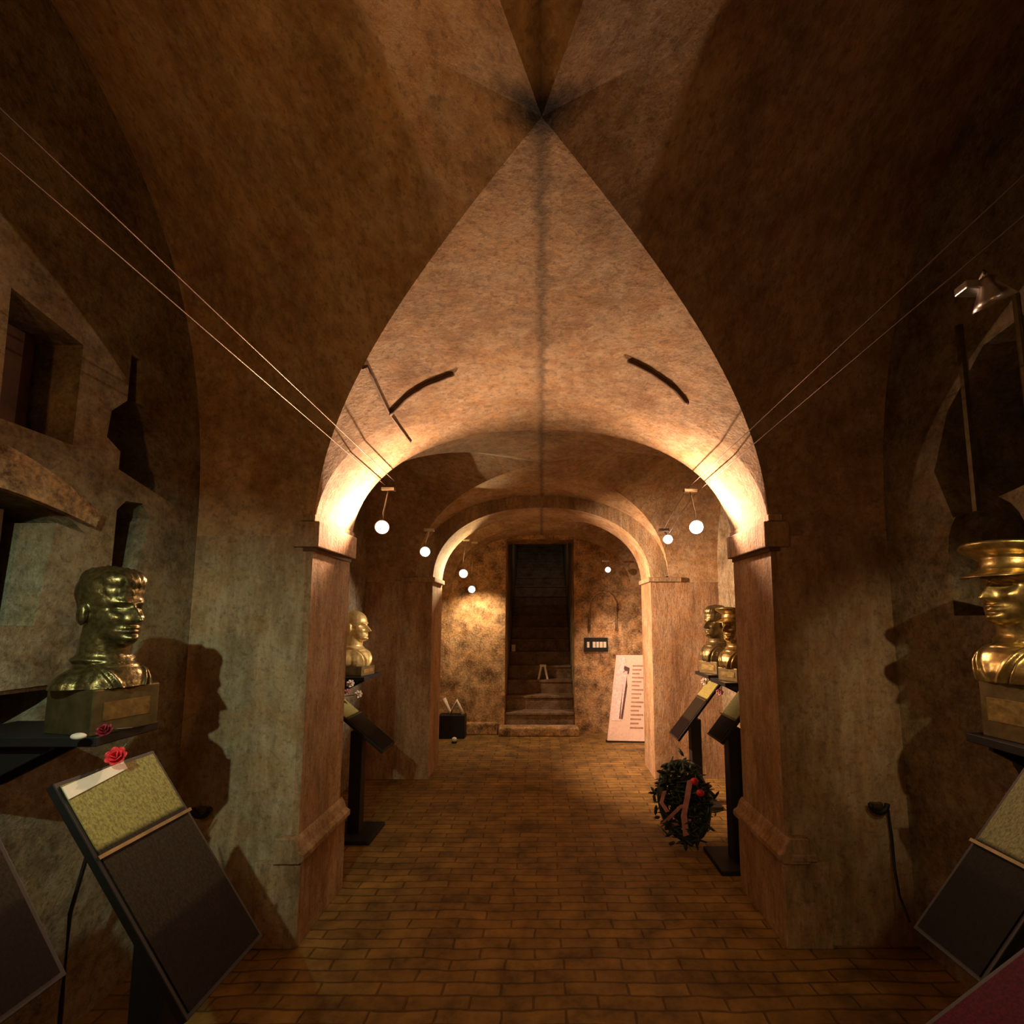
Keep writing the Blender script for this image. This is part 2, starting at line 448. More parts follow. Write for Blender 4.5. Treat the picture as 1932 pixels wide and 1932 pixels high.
# piers
def pier(name, sg, x0, y0, y1, zt, m_, batter=0.0):
    m = MB()
    xa = x0 * sg; xb = (XS + 0.5) * sg
    zs = [0, 0.5, 1.0, 1.5, zt]
    m.box((xa, y0, 0), (xb, y1, zt))
    o = m.build(name, m_)
    return struct(o)
for sg, sd in ((-1, 'left'), (1, 'right')):
    pier('wall_pier_near_' + sd, sg, W1, YA0, YA1, SP + 0.02, M['jamb'])
    # plastered front of the pier facing the near bay
    f = MB().box((W1 * sg + 0.035 * sg, YA0 - 0.001, 0), ((XS + 0.02) * sg, YA0 + 0.01, SP + 0.002))
    struct(f.build('wall_front_' + sd, M['vault_streak']))
    pier('wall_pier_far_' + sd, sg, W3, YB0, YB1, SP3 + 0.02, M['jamb'])
    # impost block on the near pier
    t = MB()
    t.box(((W1 - 0.035) * sg, YA0 - 0.02, 1.99), ((W1 + 0.10) * sg, YA1 + 0.01, 2.13))
    t.box(((W1 - 0.015) * sg, YA0 - 0.03, 2.13), ((W1 + 0.06) * sg, YA1 + 0.01, 2.165))
    struct(t.build('trim_impost_near_' + sd, M['jamb'], bevel=0.006))
    t = MB().box(((W1 - 0.008) * sg, YA0 - 0.008, 1.968), ((W1 + 0.05) * sg, YA1, 1.99))  # dark strip imitating the shadow line below the impost
    struct(t.build('trim_painted_shadow_' + sd, M['cable']))
    t = MB().box(((W3 - 0.03) * sg, YB0 - 0.03, 2.0), ((W3 + 0.32) * sg, YB1, 2.05))
    struct(t.build('trim_impost_far_' + sd, M['wall'], bevel=0.008))
    # moulded plinth around the near pier
    wrap = 0.13 if sg > 0 else 0.0
    t = MB()
    t.box(((W1 - 0.03) * sg, YA0 - 0.03, 0), ((W1 + 0.20) * sg, YA1 + 0.02, 0.40))
    pf = [(-0.03, 0.40), (-0.055, 0.415), (-0.055, 0.445), (-0.03, 0.46), (-0.015, 0.50), (0.0, 0.52), (0.1, 0.52), (0.1, 0.40)]
    t.prism([((W1 + u) * sg, z) for u, z in pf], 'y', YA0 - 0.05, YA1 + 0.03)
    if wrap: t.prism([(YA0 + u, z) for u, z in pf], 'x', (W1 + 0.0) * sg, (W1 + wrap) * sg)
    struct(t.build('trim_plinth_' + sd, M['jamb'], bevel=0.005))

# floor
g = MB()
nx, ny = 60, 120
rows = []
for j in range(ny + 1):
    y = -1.8 + (YEND + 0.1 + 1.8) * j / ny
    rows.append([Vector((-2.7 + 5.4 * i / nx, y, 0)) for i in range(nx + 1)])
g.grid(rows)
fl = struct(g.build('floor', M['floor'], origin=(0, 0, 0)))

# end wall with the stair opening
SXL, SXR, SZT, SZB = -0.53, 0.475, 2.80, 0.14
e = MB()
e.box((-2.4, YEND, 0), (SXL, YEND + 0.5, 3.2)); e.box((SXR, YEND, 0), (2.4, YEND + 0.5, 3.2))
e.box((SXL, YEND, SZT), (SXR, YEND + 0.5, 3.2))
struct(e.build('wall_end', M['rough']))
b = MB().box((-2.6, B1C - BN - 0.1, 0), (2.6, B1C - BN, 5.2))
struct(b.build('wall_behind', M['wall']))

# ------------------------------------------------------------------ side walls with burial recesses
def arch_poly(y0, y1, zb, zs, rise, n=12, jig=0.0):
    p = [(y0, zb), (y1, zb)]
    for i in range(n + 1):
        a = PI * i / n
        p.append(((y0 + y1) / 2 + (y1 - y0) / 2 * math.cos(a) + random.uniform(-jig, jig), zs + rise * math.sin(a) + random.uniform(-jig, jig)))
    return p
def side_wall(name, sg, holes, m_):
    o = MB().box((XS * sg, B1C - BN, 0), ((XS + 0.75) * sg, YEND + 0.45, 5.2)).build(name, m_)
    cs = []
    for poly, depth in holes:
        c = MB().prism(poly, 'x', (XS - 0.1) * sg, (XS + depth) * sg).build('cutter', m_)
        cs.append(c)
    bool_cut(o, cs)
    return struct(o)
left_holes = [
    ([(1.57, 2.29), (1.83, 2.29), (1.83, 2.71), (1.56, 2.76)], 0.5),
    ([(2.04, 2.26), (2.40, 2.17), (2.36, 2.40), (2.27, 2.52), (2.12, 2.60), (2.10, 2.80), (2.05, 2.80), (2.05, 2.58), (1.98, 2.50), (1.97, 2.38), (2.04, 2.34)], 0.55),
    ([(2.05, 1.82), (2.17, 1.80), (2.23, 2.08), (2.18, 2.14), (2.09, 2.13), (2.05, 2.08)], 0.5),
    ([(1.25, 1.58), (1.76, 1.58), (1.80, 1.97), (1.92, 1.95), (1.80, 2.03), (1.55, 2.06), (1.25, 2.02)], 0.5),
    ([(1.20, 0.98), (1.50, 0.98), (1.72, 1.12), (1.86, 1.28), (1.88, 1.34), (1.60, 1.345), (1.20, 1.32)], 0.6),
]
right_holes = [
    ([(1.62, 2.15), (2.12, 2.06), (2.20, 2.30), (2.10, 2.55), (1.90, 2.75), (1.66, 2.78)], 0.55),
    (arch_poly(1.80, 2.16, 1.62, 1.92, 0.20), 0.4),
    ([(1.66, 0.93), (1.84, 0.90), (1.90, 0.95), (1.98, 1.08), (1.95, 1.18), (2.02, 1.26), (1.98, 1.38), (2.00, 1.46), (1.86, 1.50), (1.66, 1.48)], 0.55),
]
side_wall('wall_left', -1, left_holes, M['side'])
side_wall('wall_right', 1, right_holes, M['side'])

# raised brick arches over the recesses of the left wall
def relief_arch(name, sg, pts, wd, dp, m_):
    m = MB()
    n = len(pts)
    rows = []
    for (y, z), (y2, z2) in pts:
        rows.append([Vector((XS * sg, y, z)), Vector(((XS - dp) * sg, y, z)), Vector(((XS - dp) * sg, y2, z2)), Vector((XS * sg, y2, z2))])
    m.grid(rows)
    return m.build(name, m_)
lp = []
for i in range(13):
    t = i / 12; y = 1.25 + 0.68 * t
    lp.append(((y, 2.04 + 0.02 * math.sin(PI * t) - 0.06 * t * t), (y + 0.02, 2.20 + 0.03 * math.sin(PI * t) - 0.16 * t * t)))
struct(relief_arch('trim_brick_arch_upper', -1, lp, 0, 0.03, M['rough']))
lp = []
for i in range(13):
    t = i / 12; y = 1.25 + 0.60 * t
    lp.append(((y, 1.36 - 0.0 * t), (y + 0.01, 1.48 + 0.02 * math.sin(PI * t) - 0.08 * t * t)))
struct(relief_arch('trim_brick_arch_lower', -1, lp, 0, 0.02, M['side']))
# old boards standing in the recesses
o = MB().box((-XS - 0.20, 1.62, 2.29), (-XS - 0.16, 1.80, 2.72)).build('wooden_board', M['wood'], bevel=0.004)
tag(o, 'brown wooden board closing the high square recess of the left wall', 'board')
o = MB().box((-XS - 0.13, 1.28, 1.58), (-XS - 0.09, 1.70, 2.0)).build('wooden_door', M['wood'], bevel=0.004)
tag(o, 'reddish brown wooden hatch under the brick arch of the left wall', 'hatch')
o = MB().box((-XS - 0.5, 1.2, 0.98), (-XS - 0.02, 1.49, 1.0)).build('stone_slab', M['side'])
tag(o, 'flat grey stone slab lying in the low recess of the left wall', 'slab')
o = MB().box((XS - 0.02, 1.98, 2.06), (XS - 0.0, 2.0, 2.9)).tube([(XS - 0.03, 1.72, 2.1), (XS - 0.03, 1.72, 2.85)], 0.012).build('wall_pipe', M['bronze_dark'])
tag(o, 'thin dark pipe running up the right wall beside the black recess', 'pipe')
# loose bricks below the torn recess
bk = [((1.84, 0.80), (1.97, 0.88)), ((1.70, 0.80), (1.83, 0.88)), ((1.78, 0.885), (1.93, 0.94))]
bl = ['loose brick on the ledge of the torn right recess, nearest the pier', 'loose brick on the ledge of the torn right recess, nearest the bronze bust',
      'loose brick lying on top of two others below the torn right recess']
for (a, c), l in zip(bk, bl):
    o = MB().box((XS - 0.07, a[0], a[1]), (XS + 0.04, c[0], c[1])).build('brick', M['rough'], bevel=0.008)
    tag(o, l, 'brick', 'bricks under the right recess')

# ------------------------------------------------------------------ stairs behind the end wall
st = thing('staircase', (0, YEND + 0.02, 0), 'dark narrow stone staircase climbing away behind the end wall opening', 'staircase')
nst, rs, rn = 19, 0.2, 0.24
stone_s = plaster('step_stone', (0.34, 0.26, 0.19), (0.12, 0.085, 0.06), 3, 0.6)
edge_s = stone_s
y0 = YEND + 0.04
for i in range(nst):
    zt = SZB + rs * (i + 1) - 0.06
    m = MB().box((SXL + 0.004, y0 + rn * i, max(0, zt - 0.24) if i else 0), (SXR - 0.004, y0 + rn * (i + 1) + 0.06, zt - 0.035))
    m.box((SXL + 0.004, y0 + rn * i - 0.02, zt - 0.035), (SXR - 0.004, y0 + rn * (i + 1) + 0.05, zt))
    m.build('step', stone_s, st, bevel=0.006)
yt = y0 + rn * nst; zt = SZB + rs * nst
for sg, x in ((-1, SXL), (1, SXR)):
    o = MB().box((x, YEND + 0.5, 0), (x + sg * 0.2, yt + 0.8, zt + 2.4)).build('wall_stair_' + ('left' if sg < 0 else 'right'), M['side'])
    struct(o)
struct(MB().box((SXL - 0.2, yt + 0.8, 0), (SXR + 0.2, yt + 0.9, zt + 2.4)).build('wall_stair_top', M['side']))
sc = MB().add([(SXL, YEND + 0.5, SZT), (SXR, YEND + 0.5, SZT), (SXR, yt + 0.8, zt + 1.8), (SXL, yt + 0.8, zt + 1.8),
               (SXL, YEND + 0.5, SZT + 0.2), (SXR, YEND + 0.5, SZT + 0.2), (SXR, yt + 0.8, zt + 2.0), (SXL, yt + 0.8, zt + 2.0)],
              [(0, 1, 2, 3), (7, 6, 5, 4), (0, 4, 5, 1), (2, 6, 7, 3), (1, 5, 6, 2), (0, 3, 7, 4)])
struct(sc.build('ceiling_stair', M['side']))
# threshold block at the foot
o = MB().box((-0.60, YEND - 0.22, 0), (0.52, YEND - 0.001, 0.12)).build('threshold_step', M['rough'], bevel=0.02)
tag(o, 'low worn stone step on the floor in front of the staircase opening', 'step')
# rubble ledge left of the stairs
t = MB()
t.box((-1.5, YEND - 0.12, 0), (-0.62, YEND, 0.16))
struct(t.build('baseboard_rubble', M['rough'], bevel=0.02))

# small A-shaped marker on the stairs
zz = SZB + rs * 3 - 0.06; yy = y0 + rn * 2 + 0.08
t = thing('step_marker', (0.02, yy, zz), 'small white A-shaped marker standing on a lower stair', 'sign')
for sg in (-1, 1):
    MB().prism([(0.02 + sg * 0.085, zz), (0.02 + sg * 0.055, zz), (0.02 + sg * 0.01, zz + 0.21), (0.02 + sg * 0.04, zz + 0.22)], 'y', yy, yy + 0.03).build('leg', M['paper'], t)
MB().box((-0.03, yy + 0.005, zz + 0.19), (0.07, yy + 0.025, zz + 0.225)).build('crossbar', M['paper'], t)
o = MB().box((SXL + 0.03, y0 + rn * 4 + 0.03, SZB + rs * 5 - 0.06), (SXL + 0.09, y0 + rn * 4 + 0.10, SZB + rs * 5 + 0.05)).build('paper_card', M['paper'])
tag(o, 'pale upright card at the left end of a higher stair', 'card')

# ------------------------------------------------------------------ cables and dark lines on the lit vault
def web_z(p):
    u = abs(p.x) / W1; yg = B1C + B1 * u
    f = min(1.0, max(0.0, (p.y - yg) / max(1e-4, YA0 - yg)))
    return prof(u, SP, 0.84, 2.35) * (1 - f) + prof(u) * f
def on_barrel(px, py, off=0.0):
    best = None
    for k in range(260, 608):
        Y = k / 200
        p = at_y(px, py, Y)
        if abs(p.x) > W1: continue
        uu = abs(p.x) / W1; yg = B1C + B1 * uu
        if Y < yg: continue
        d = abs(p.z - web_z(p))
        if best is None or d < best[0]: best = (d, p)
    p = best[1].copy(); p.z = web_z(p)
    nrm = Vector((-p.x * 0.7, 0, -1)).normalized()
    return p + nrm * off
def vault_line(name, pix, r, label, cat, m_):
    pts = []
    for a, b_ in zip(pix, pix[1:]):
        for k in range(6):
            t_ = k / 6; pts.append(on_barrel(a[0] + (b_[0] - a[0]) * t_, a[1] + (b_[1] - a[1]) * t_, r * 0.6))
    pts.append(on_barrel(*pix[-1], r * 0.6))
    o = MB().tube(pts, r, 6).build(name, m_, smooth=True)
    return tag(o, label, cat)
vault_line('ceiling_cable', [(684, 672), (735, 780), (774, 834)], 0.006, 'thin brown cable running down the left of the lit vault to the arch edge', 'cable', M['cable'])
vault_line('dark_line', [(735, 780), (765, 748), (800, 725), (855, 703)], 0.011, 'dark brown line branching from the cable on the left of the lit vault', 'iron bar', M['cable'])  # raised dark brown line following the curve of the vault
vault_line('dark_line', [(1186, 678), (1230, 700), (1272, 730), (1298, 760)], 0.011, 'dark curved brown line alone on the right of the lit vault', 'iron bar', M['cable'])

# ------------------------------------------------------------------ wires and spotlights
def wire(pts, label, grp):
    o = MB().tube(pts, 0.0024, 6).build('track_wire', M['wire'], smooth=True)
    return tag(o, label, 'wire', grp)
Yr = B1C - BN + 0.01
wire([(-0.99, Yr, 2.53), (-0.99, 3.12, 2.53)], 'upper steel wire of the pair stretched along the left side', 'lamp wires of the left side')
wire([(-1.05, Yr, 2.50), (-1.05, 3.12, 2.50)], 'lower steel wire of the pair stretched along the left side', 'lamp wires of the left side')
wire([(0.985, Yr, 2.52), (1.00, 3.2, 2.50), (1.03, 3.6, 2.46), (1.05, 4.05, 2.38)], 'upper steel wire of the pair stretched along the right side', 'lamp wires of the right side')
wire([(1.045, Yr, 2.485), (1.06, 3.2, 2.47), (1.08, 3.6, 2.43), (1.10, 4.05, 2.35)], 'lower steel wire of the pair stretched along the right side', 'lamp wires of the right side')
labs = ['bright spotlight on the left wires just behind the first arch',
        'bright spotlight on the right wires just behind the first arch',
        'spotlight with a pinkish glow left of the far arch, second on the left side',
        'small lit spotlight in front of the right far pier',
        'lit spotlight just inside the far arch at left, the upper of two there',
        'small round lit spotlight inside the far arch at left, the lower of two there',
        'tiny lit spotlight high inside the far arch at right',
        'spotlight above the near left bust, fixed to the left wires',
        'spotlight above the near right bust, fixed to the right wires']
def fixture(p, aim, label, lit=True, r=0.034, hang=0.2):
    p = Vector(p); d = (Vector(aim) - p).normalized()
    t = thing('spotlight', p, label, 'spotlight', 'spotlights on the wires')
    q = d.to_track_quat('Z', 'Y').to_matrix().to_4x4()
    mx = Matrix.Translation(p - d * 0.012) @ q
    MB().lathe([(0.006, -0.075), (0.016, -0.07), (0.02, -0.05), (r * 0.9, -0.02), (r * 1.15, 0.0), (r * 1.05, 0.0), (r * 0.8, -0.02), (0.012, -0.04)], mx).build('lamp_head', M['steel'], t, smooth=True)
    if lit:
        MB().ell(p - d * 0.022, (r * 0.66,) * 3, seg=16).build('bulb', M['bulb'], t, smooth=True)
    top = Vector((p.x * 0.97, p.y + 0.01, p.z + hang))
    MB().tube([p - d * 0.08, p - d * 0.08 + Vector((0, 0, hang * 0.4)), top], 0.006, 8).build('arm', M['steel'], t, smooth=True)
    MB().box(top + Vector((-0.045, -0.02, -0.01)), top + Vector((0.045, 0.02, 0.014))).build('clamp', M['steel'], t, bevel=0.003)
    return t
vis_aim = [(-0.35, 0.3, 1.9), (0.35, 0.3, 1.9), (-0.7, 2.2, 1.7), (0.4, 1.0, 1.9), (-0.4, 3.0, 1.9), (-0.3, 3.0, 1.8), (0.3, 3.0, 1.7), LAMPS[7][1], LAMPS[8][1]]
rr = [0.043, 0.044, 0.042, 0.038, 0.05, 0.045, 0.035, 0.034, 0.034]
for k, (lp_, l) in enumerate(zip(LAMPS, labs)):
    fixture(lp_[0], vis_aim[k], l, True, rr[k], [0.26, 0.25, 0.2, 0.08, 0.42, 0.65, 0.12, 0.11, 0.10][k])
o = fixture((1.20, 1.18, 2.42), (1.5, 1.3, 1.8), 'unlit steel spotlight high at the right edge before the black recess', False, 0.04, 0.06)

# ------------------------------------------------------------------ bronze busts
FIG_CACHE = {}
def figure_mesh(kind):
    if kind in FIG_CACHE: return FIG_CACHE[kind]
    m = MB()
    m.ell((0, 0.014, 0.330), (0.078, 0.100, 0.092))      # skull
    m.ell((0, -0.012, 0.272), (0.068, 0.082, 0.080))     # face
    m.ell((0, -0.032, 0.232), (0.054, 0.064, 0.052))     # jaw
    m.ell((0, -0.062, 0.212), (0.034, 0.038, 0.030))     # chin
    m.tube([(0, 0.035, 0.06), (0, 0.022, 0.14), (0, 0.008, 0.26)], [0.084, 0.070, 0.064], 20)
    m.ell((0, 0.02, 0.045), (0.142, 0.090, 0.088)); m.ell((0, -0.02, 0.045), (0.112, 0.098, 0.095))
    for sx in (-1, 1):
        m.ell((sx * 0.080, 0.012, 0.285), (0.013, 0.024, 0.038), rot=Matrix.Rotation(sx * 0.25, 3, 'Z'))
    if kind == 'hair':
        m.ell((0, 0.018, 0.358), (0.084, 0.104, 0.082)); m.ell((0.0, -0.030, 0.392), (0.068, 0.062, 0.045))
        m.ell((0, 0.030, 0.405), (0.070, 0.080, 0.040))
    me = bpy.data.meshes.new('tmp'); bm = bmesh.new()
    vs = [bm.verts.new(p) for p in m.v]
    for q in m.f:
        try: bm.faces.new([vs[i] for i in q])
        except ValueError: pass
    bmesh.ops.remove_doubles(bm, verts=bm.verts, dist=1e-6)
    bm.to_mesh(me); bm.free()
    o = bpy.data.objects.new('tmp', me); COL.objects.link(o)
    md = o.modifiers.new('r', 'REMESH'); md.mode = 'VOXEL'; md.voxel_size = 0.0042
    ms = o.modifiers.new('s', 'SMOOTH'); ms.factor = 0.5; ms.iterations = 11
    bpy.context.view_layer.update()
    ev = o.evaluated_get(bpy.context.evaluated_depsgraph_get())
    out = bpy.data.meshes.new_from_object(ev)
    bpy.data.objects.remove(o)
    g1 = lambda t, w_: math.exp(-(t / w_) ** 2)
    for v in out.vertices:
        c = v.co; x, y, z = c.x, c.y, c.z; ax = abs(x)
        if y < -0.02 and z > 0.19:                       # features of the face
            d = 0.0
            d += 0.007 * g1(z - 0.322, 0.009) * g1(ax - 0.026, 0.022)            # brows
            d -= 0.017 * g1(z - 0.300, 0.012) * g1(ax - 0.031, 0.015)            # sockets
            d += 0.008 * g1(z - 0.299, 0.006) * g1(ax - 0.031, 0.010)            # lids
            d += 0.004 * g1(z - 0.270, 0.016) * g1(ax - 0.044, 0.014)            # cheekbones
            if 0.250 < z < 0.325:                                               # nose
                q = (0.325 - z) / 0.060
                h_ = 0.027 * min(1.0, q) * (1.0 if z > 0.262 else max(0.0, (z - 0.250) / 0.012))
                d += h_ * g1(x, 0.0085 + 0.005 * min(1, q))
            d -= 0.004 * g1(z - 0.252, 0.006) * g1(ax, 0.012)
            d += 0.007 * g1(z - 0.241, 0.0045) * g1(ax, 0.020) + 0.007 * g1(z - 0.229, 0.0045) * g1(ax, 0.017)
            d -= 0.004 * g1(z - 0.235, 0.0022) * g1(ax, 0.022)
            d -= 0.005 * g1(z - 0.220, 0.005) * g1(ax, 0.018)
            d += 0.006 * g1(z - 0.207, 0.010) * g1(ax, 0.017)
            c.y -= d * 1.45
        if z < 0.15 and y < 0.03:                        # lapels and shirt front
            r_ = 0.010 * g1(ax - (0.012 + 0.42 * z), 0.008) + 0.008 * g1(ax - (0.045 + 0.25 * z), 0.010) - 0.008 * g1(ax - (0.028 + 0.34 * z), 0.006)
            c.y -= r_ * (1 if z < 0.13 else (0.15 - z) / 0.02)
            c.z += 0.3 * r_
        if 0.118 < z < 0.170:                            # collar
            k_ = 0.012 * g1(z - (0.140 - 0.10 * max(0, -y)), 0.010); ln = max(1e-4, math.hypot(x, y - 0.02))
            if ln < 0.10: c.x += k_ * x / ln; c.y += k_ * (y - 0.02) / ln
        if kind == 'hair' and (z > 0.345 or (y > 0.03 and z > 0.26)):
            k_ = 0.0022 * math.sin(x * 330 + 30 * z) * (1 + math.sin(y * 120))
            c.z += k_; c.x += 0.5 * k_
        if c.z < 0: c.z = 0
    vv = [v.co.copy() for v in out.vertices]; ff = [tuple(p.vertices) for p in out.polygons]
    bpy.data.meshes.remove(out)
    FIG_CACHE[kind] = (vv, ff)
    return FIG_CACHE[kind]

def bust(base, yaw, kind, label, plinth=(0.17, 0.17, 0.13), scale=1.0, m_=None, group='bronze busts', cut=0.0):
    base = Vector(base); m_ = m_ or M['bronze']
    t = thing('bronze_bust', base, label, 'bust', group)
    ph = plinth[2]
    mx = Matrix.Translation(base + Vector((0, 0, ph))) @ Matrix.Rotation(yaw, 4, 'Z') @ Matrix.Scale(scale, 4)
    mz = Matrix.Translation(base) @ Matrix.Rotation(yaw, 4, 'Z')
    vv, ff = figure_mesh('hair' if kind == 'hair' else 'bald')
    vv = [Vector((v.x, v.y, max(0.0, v.z - cut))) for v in vv]; mx0 = mx; mx = mx @ Matrix.Translation((0, 0, -cut))
    MB().add(vv, ff, mx0).build('figure', m_, t, smooth=True, weld=False)
    if ph > 0:
        MB().box((-plinth[0] / 2, -plinth[1] / 2, 0), (plinth[0] / 2, plinth[1] / 2, ph), mz).build('plinth', M['bronze_dark'], t, bevel=0.004)
        if ph > 0.05:
            MB().box((-plinth[0] * 0.35, -plinth[1] / 2 - 0.003, ph * 0.3), (plinth[0] * 0.35, -plinth[1] / 2 + 0.002, ph * 0.7), mz).build('name_plate', M['bronze'], t)
    if kind == 'peaked':
        tl = Matrix.Translation((0, 0.01, 0.335)) @ Matrix.Rotation(math.radians(-8), 4, 'X')
        c = MB().lathe([(0.080, 0.0), (0.084, 0.004), (0.086, 0.034), (0.084, 0.038), (0.100, 0.050), (0.132, 0.070), (0.130, 0.079), (0.08, 0.092), (0.0005, 0.096)], mx @ tl, 36, 1.0, 1.18)
        cap = c.build('peaked_cap', m_, t, smooth=True)
        m2 = MB(); R1_, R2_ = 0.088, 0.134; n = 16; rows = []
        for j in range(4):
            q = j / 3; row = []
            for i in range(n + 1):
                a = -PI / 2 + (i / n - 0.5) * 2.1
                edge = math.cos((i / n - 0.5) * 2.1)
                r_ = R1_ + (R2_ - R1_) * q * edge
                row.append(tl @ Vector((r_ * math.cos(a), r_ * math.sin(a) * 1.16, 0.004 - 0.032 * q * edge)))
            rows.append([mx @ p for p in row])
        low = [[p - Vector((0, 0, 0.004)) for p in r_] for r_ in rows]
        m2.grid(rows); m2.grid(low, True); m2.grid([rows[-1], low[-1]])
        m2.build('visor', m_, cap, smooth=True)
    elif kind == 'beret':
        tl = Matrix.Translation((0.004, 0.012, 0.345)) @ Matrix.Rotation(math.radians(-7), 4, 'X')
        MB().lathe([(0.078, -0.006), (0.083, -0.004), (0.084, 0.012), (0.096, 0.026), (0.104, 0.046), (0.098, 0.066), (0.070, 0.080), (0.0005, 0.085)], mx @ tl, 32, 1.0, 1.17).build('cap', m_, t, smooth=True)
    return t

def shelf(x0, x1, y0, y1, z, label, sg):
    t = thing('wall_shelf', ((x0 + x1) / 2, (y0 + y1) / 2, z - 0.03), label, 'shelf')
    MB().box((x0, y0, z - 0.03), (x1, y1, z)).build('shelf_top', M['black'], t, bevel=0.003)
    for yy_ in (y0 + 0.05, y1 - 0.05):
        MB().prism([(XS * sg, z - 0.03), (XS * sg, z - 0.20), ((XS - 0.03) * sg, z - 0.20), ((XS - 0.32) * sg, z - 0.05), ((XS - 0.32) * sg, z - 0.03)], 'y', yy_ - 0.008, yy_ + 0.008).build('bracket', M['black'], t)
    return t

# near left bust
zL = 1.245
shelf(-XS, -1.36, 1.50, 1.74, zL, 'black iron shelf under the near left bust', -1)
bust((-1.45, 1.62, zL), math.radians(76), 'hair', 'weathered bronze bust with thick hair at the left, above the lit panel', (0.20, 0.20, 0.14), 1.02, M['bronze_mid'], cut=0.055)
# near right bust
zR = 1.205
shelf(1.50, XS, 1.50, 1.74, zR, 'black iron shelf under the gold bust at the right edge', 1)
bust((1.615, 1.62, zR), math.radians(-84), 'peaked', 'gold lit bronze bust of an officer in a peaked cap at the right edge', (0.17, 0.17, 0.19), 1.12, cut=0.015)
# second bay
z2 = 1.13
shelf(-XS, -1.46, 4.00, 4.40, z2, 'black iron shelf under the far left bust', -1)
bust((-1.62, 4.2, z2 ), math.radians(78), 'bald', 'bright gold bareheaded bust seen in profile behind the left pier', (0.20, 0.26, 0.08), 1.12, M['bronze_pale'])
shelf(1.46, XS, 4.26, 4.62, 1.12, 'black iron shelf under the bareheaded bust on the right', 1)
bust((1.60, 4.44, 1.12), math.radians(-60), 'hair', 'dark bronze bareheaded bust, the farther one of two by the right pier', (0.2, 0.22, 0.11), 1.15, M['bronze_dark'])
shelf(1.38, XS, 3.66, 3.98, 1.13, 'black iron shelf beside the right pier under the capped bust', 1)
bust((1.53, 3.82, 1.13), math.radians(-60), 'peaked', 'bronze bust in a cap half hidden by the right pier', (0.18, 0.2, 0.10), 1.08)

# ------------------------------------------------------------------ sloping information panels on black stands
def panel(sg, yn, yf, bx, bz, tx, tz, label, pm, split=0.67, px=None):
    # board whose low edge is towards the aisle (bx,bz) and high edge towards the wall (tx,tz)
    bx *= sg; tx *= sg
    cxm, cym = (bx + tx) / 2, (yn + yf) / 2
    fx = px * sg if px else cxm
    t = thing('information_panel', (fx, cym, 0), label, 'information panel', 'information panels on black stands')
    d = Vector((tx - bx, 0, tz - bz)); L = d.length; d.normalize()
    n = Vector((-sg * abs(d.z), 0, abs(d.x)))           # faces the aisle and up
    A = Vector((bx, yn, bz))
    def slab(u0, u1, v0, v1, h0, h1):
        vs = []
        for h in (h0, h1):
            for (u, v) in ((u0, v0), (u1, v0), (u1, v1), (u0, v1)):
                vs.append(A + Vector((0, u, 0)) + d * v + n * h)
        return MB().add(vs, [(3, 2, 1, 0), (4, 5, 6, 7), (0, 1, 5, 4), (1, 2, 6, 5), (2, 3, 7, 6), (3, 0, 4, 7)])
    wd = yf - yn
    slab(0, wd, 0, L, -0.022, 0).build('board', M['black'], t, bevel=0.002)
    slab(0.012, wd - 0.012, 0.012, L - 0.012, 0.0005, 0.0035).build('printed_sheet', pm, t)
    slab(0.0, wd, L * split - 0.006, L * split + 0.004, 0.004, 0.010).build('retaining_strip', M['bronze_dark'], t)
    zc = bz + (tz - bz) * (0.5 if not px else (fx - bx) / (tx - bx)) - 0.045 * abs((tz - bz) / (tx - bx)) - 0.035
    MB().box((fx - 0.045, cym - 0.045, 0.03), (fx + 0.045, cym + 0.045, zc)).build('post', M['black'], t, bevel=0.004)
    MB().box((fx - 0.17, cym - 0.17, 0), (fx + 0.17, cym + 0.17, 0.03)).build('foot', M['black'], t, bevel=0.004)
    return t, A, d, n, L, wd
p1 = panel(-1, 1.28, 1.60, 0.87, 0.62, 1.26, 1.18, 'sloping panel with a lit yellow-green upper field under the left bust', M['panel'])
p0 = panel(-1, 0.78, 1.10, 1.01, 0.85, 1.32, 1.34, 'dark sloping panel cut off by the left edge of the photo', M['panel'])
p2 = panel(1, 1.27, 1.49, 1.08, 0.71, 1.55, 1.28, 'sloping panel with a greenish upper field below the right bust', M['panel_green'], 0.42)
p3 = panel(1, 0.80, 1.15, 0.82, 0.70, 1.24, 0.98, 'maroon sloping panel in the lower right corner', M['panel_red'])
p4 = panel(-1, 3.62, 3.90, 1.16, 0.64, 1.58, 0.98, 'small dark sloping panel on a black stand below the far left bust', M['panel'], px=1.40)
p5 = panel(1, 4.24, 4.52, 1.17, 0.57, 1.56, 1.06, 'dark sloping panel, the farther of two beside the right pier', M['panel'])
p6 = panel(1, 3.22, 3.48, 1.17, 0.80, 1.43, 1.13, 'sloping panel with a pale green upper field close behind the right pier', M['panel_green'], 0.42)

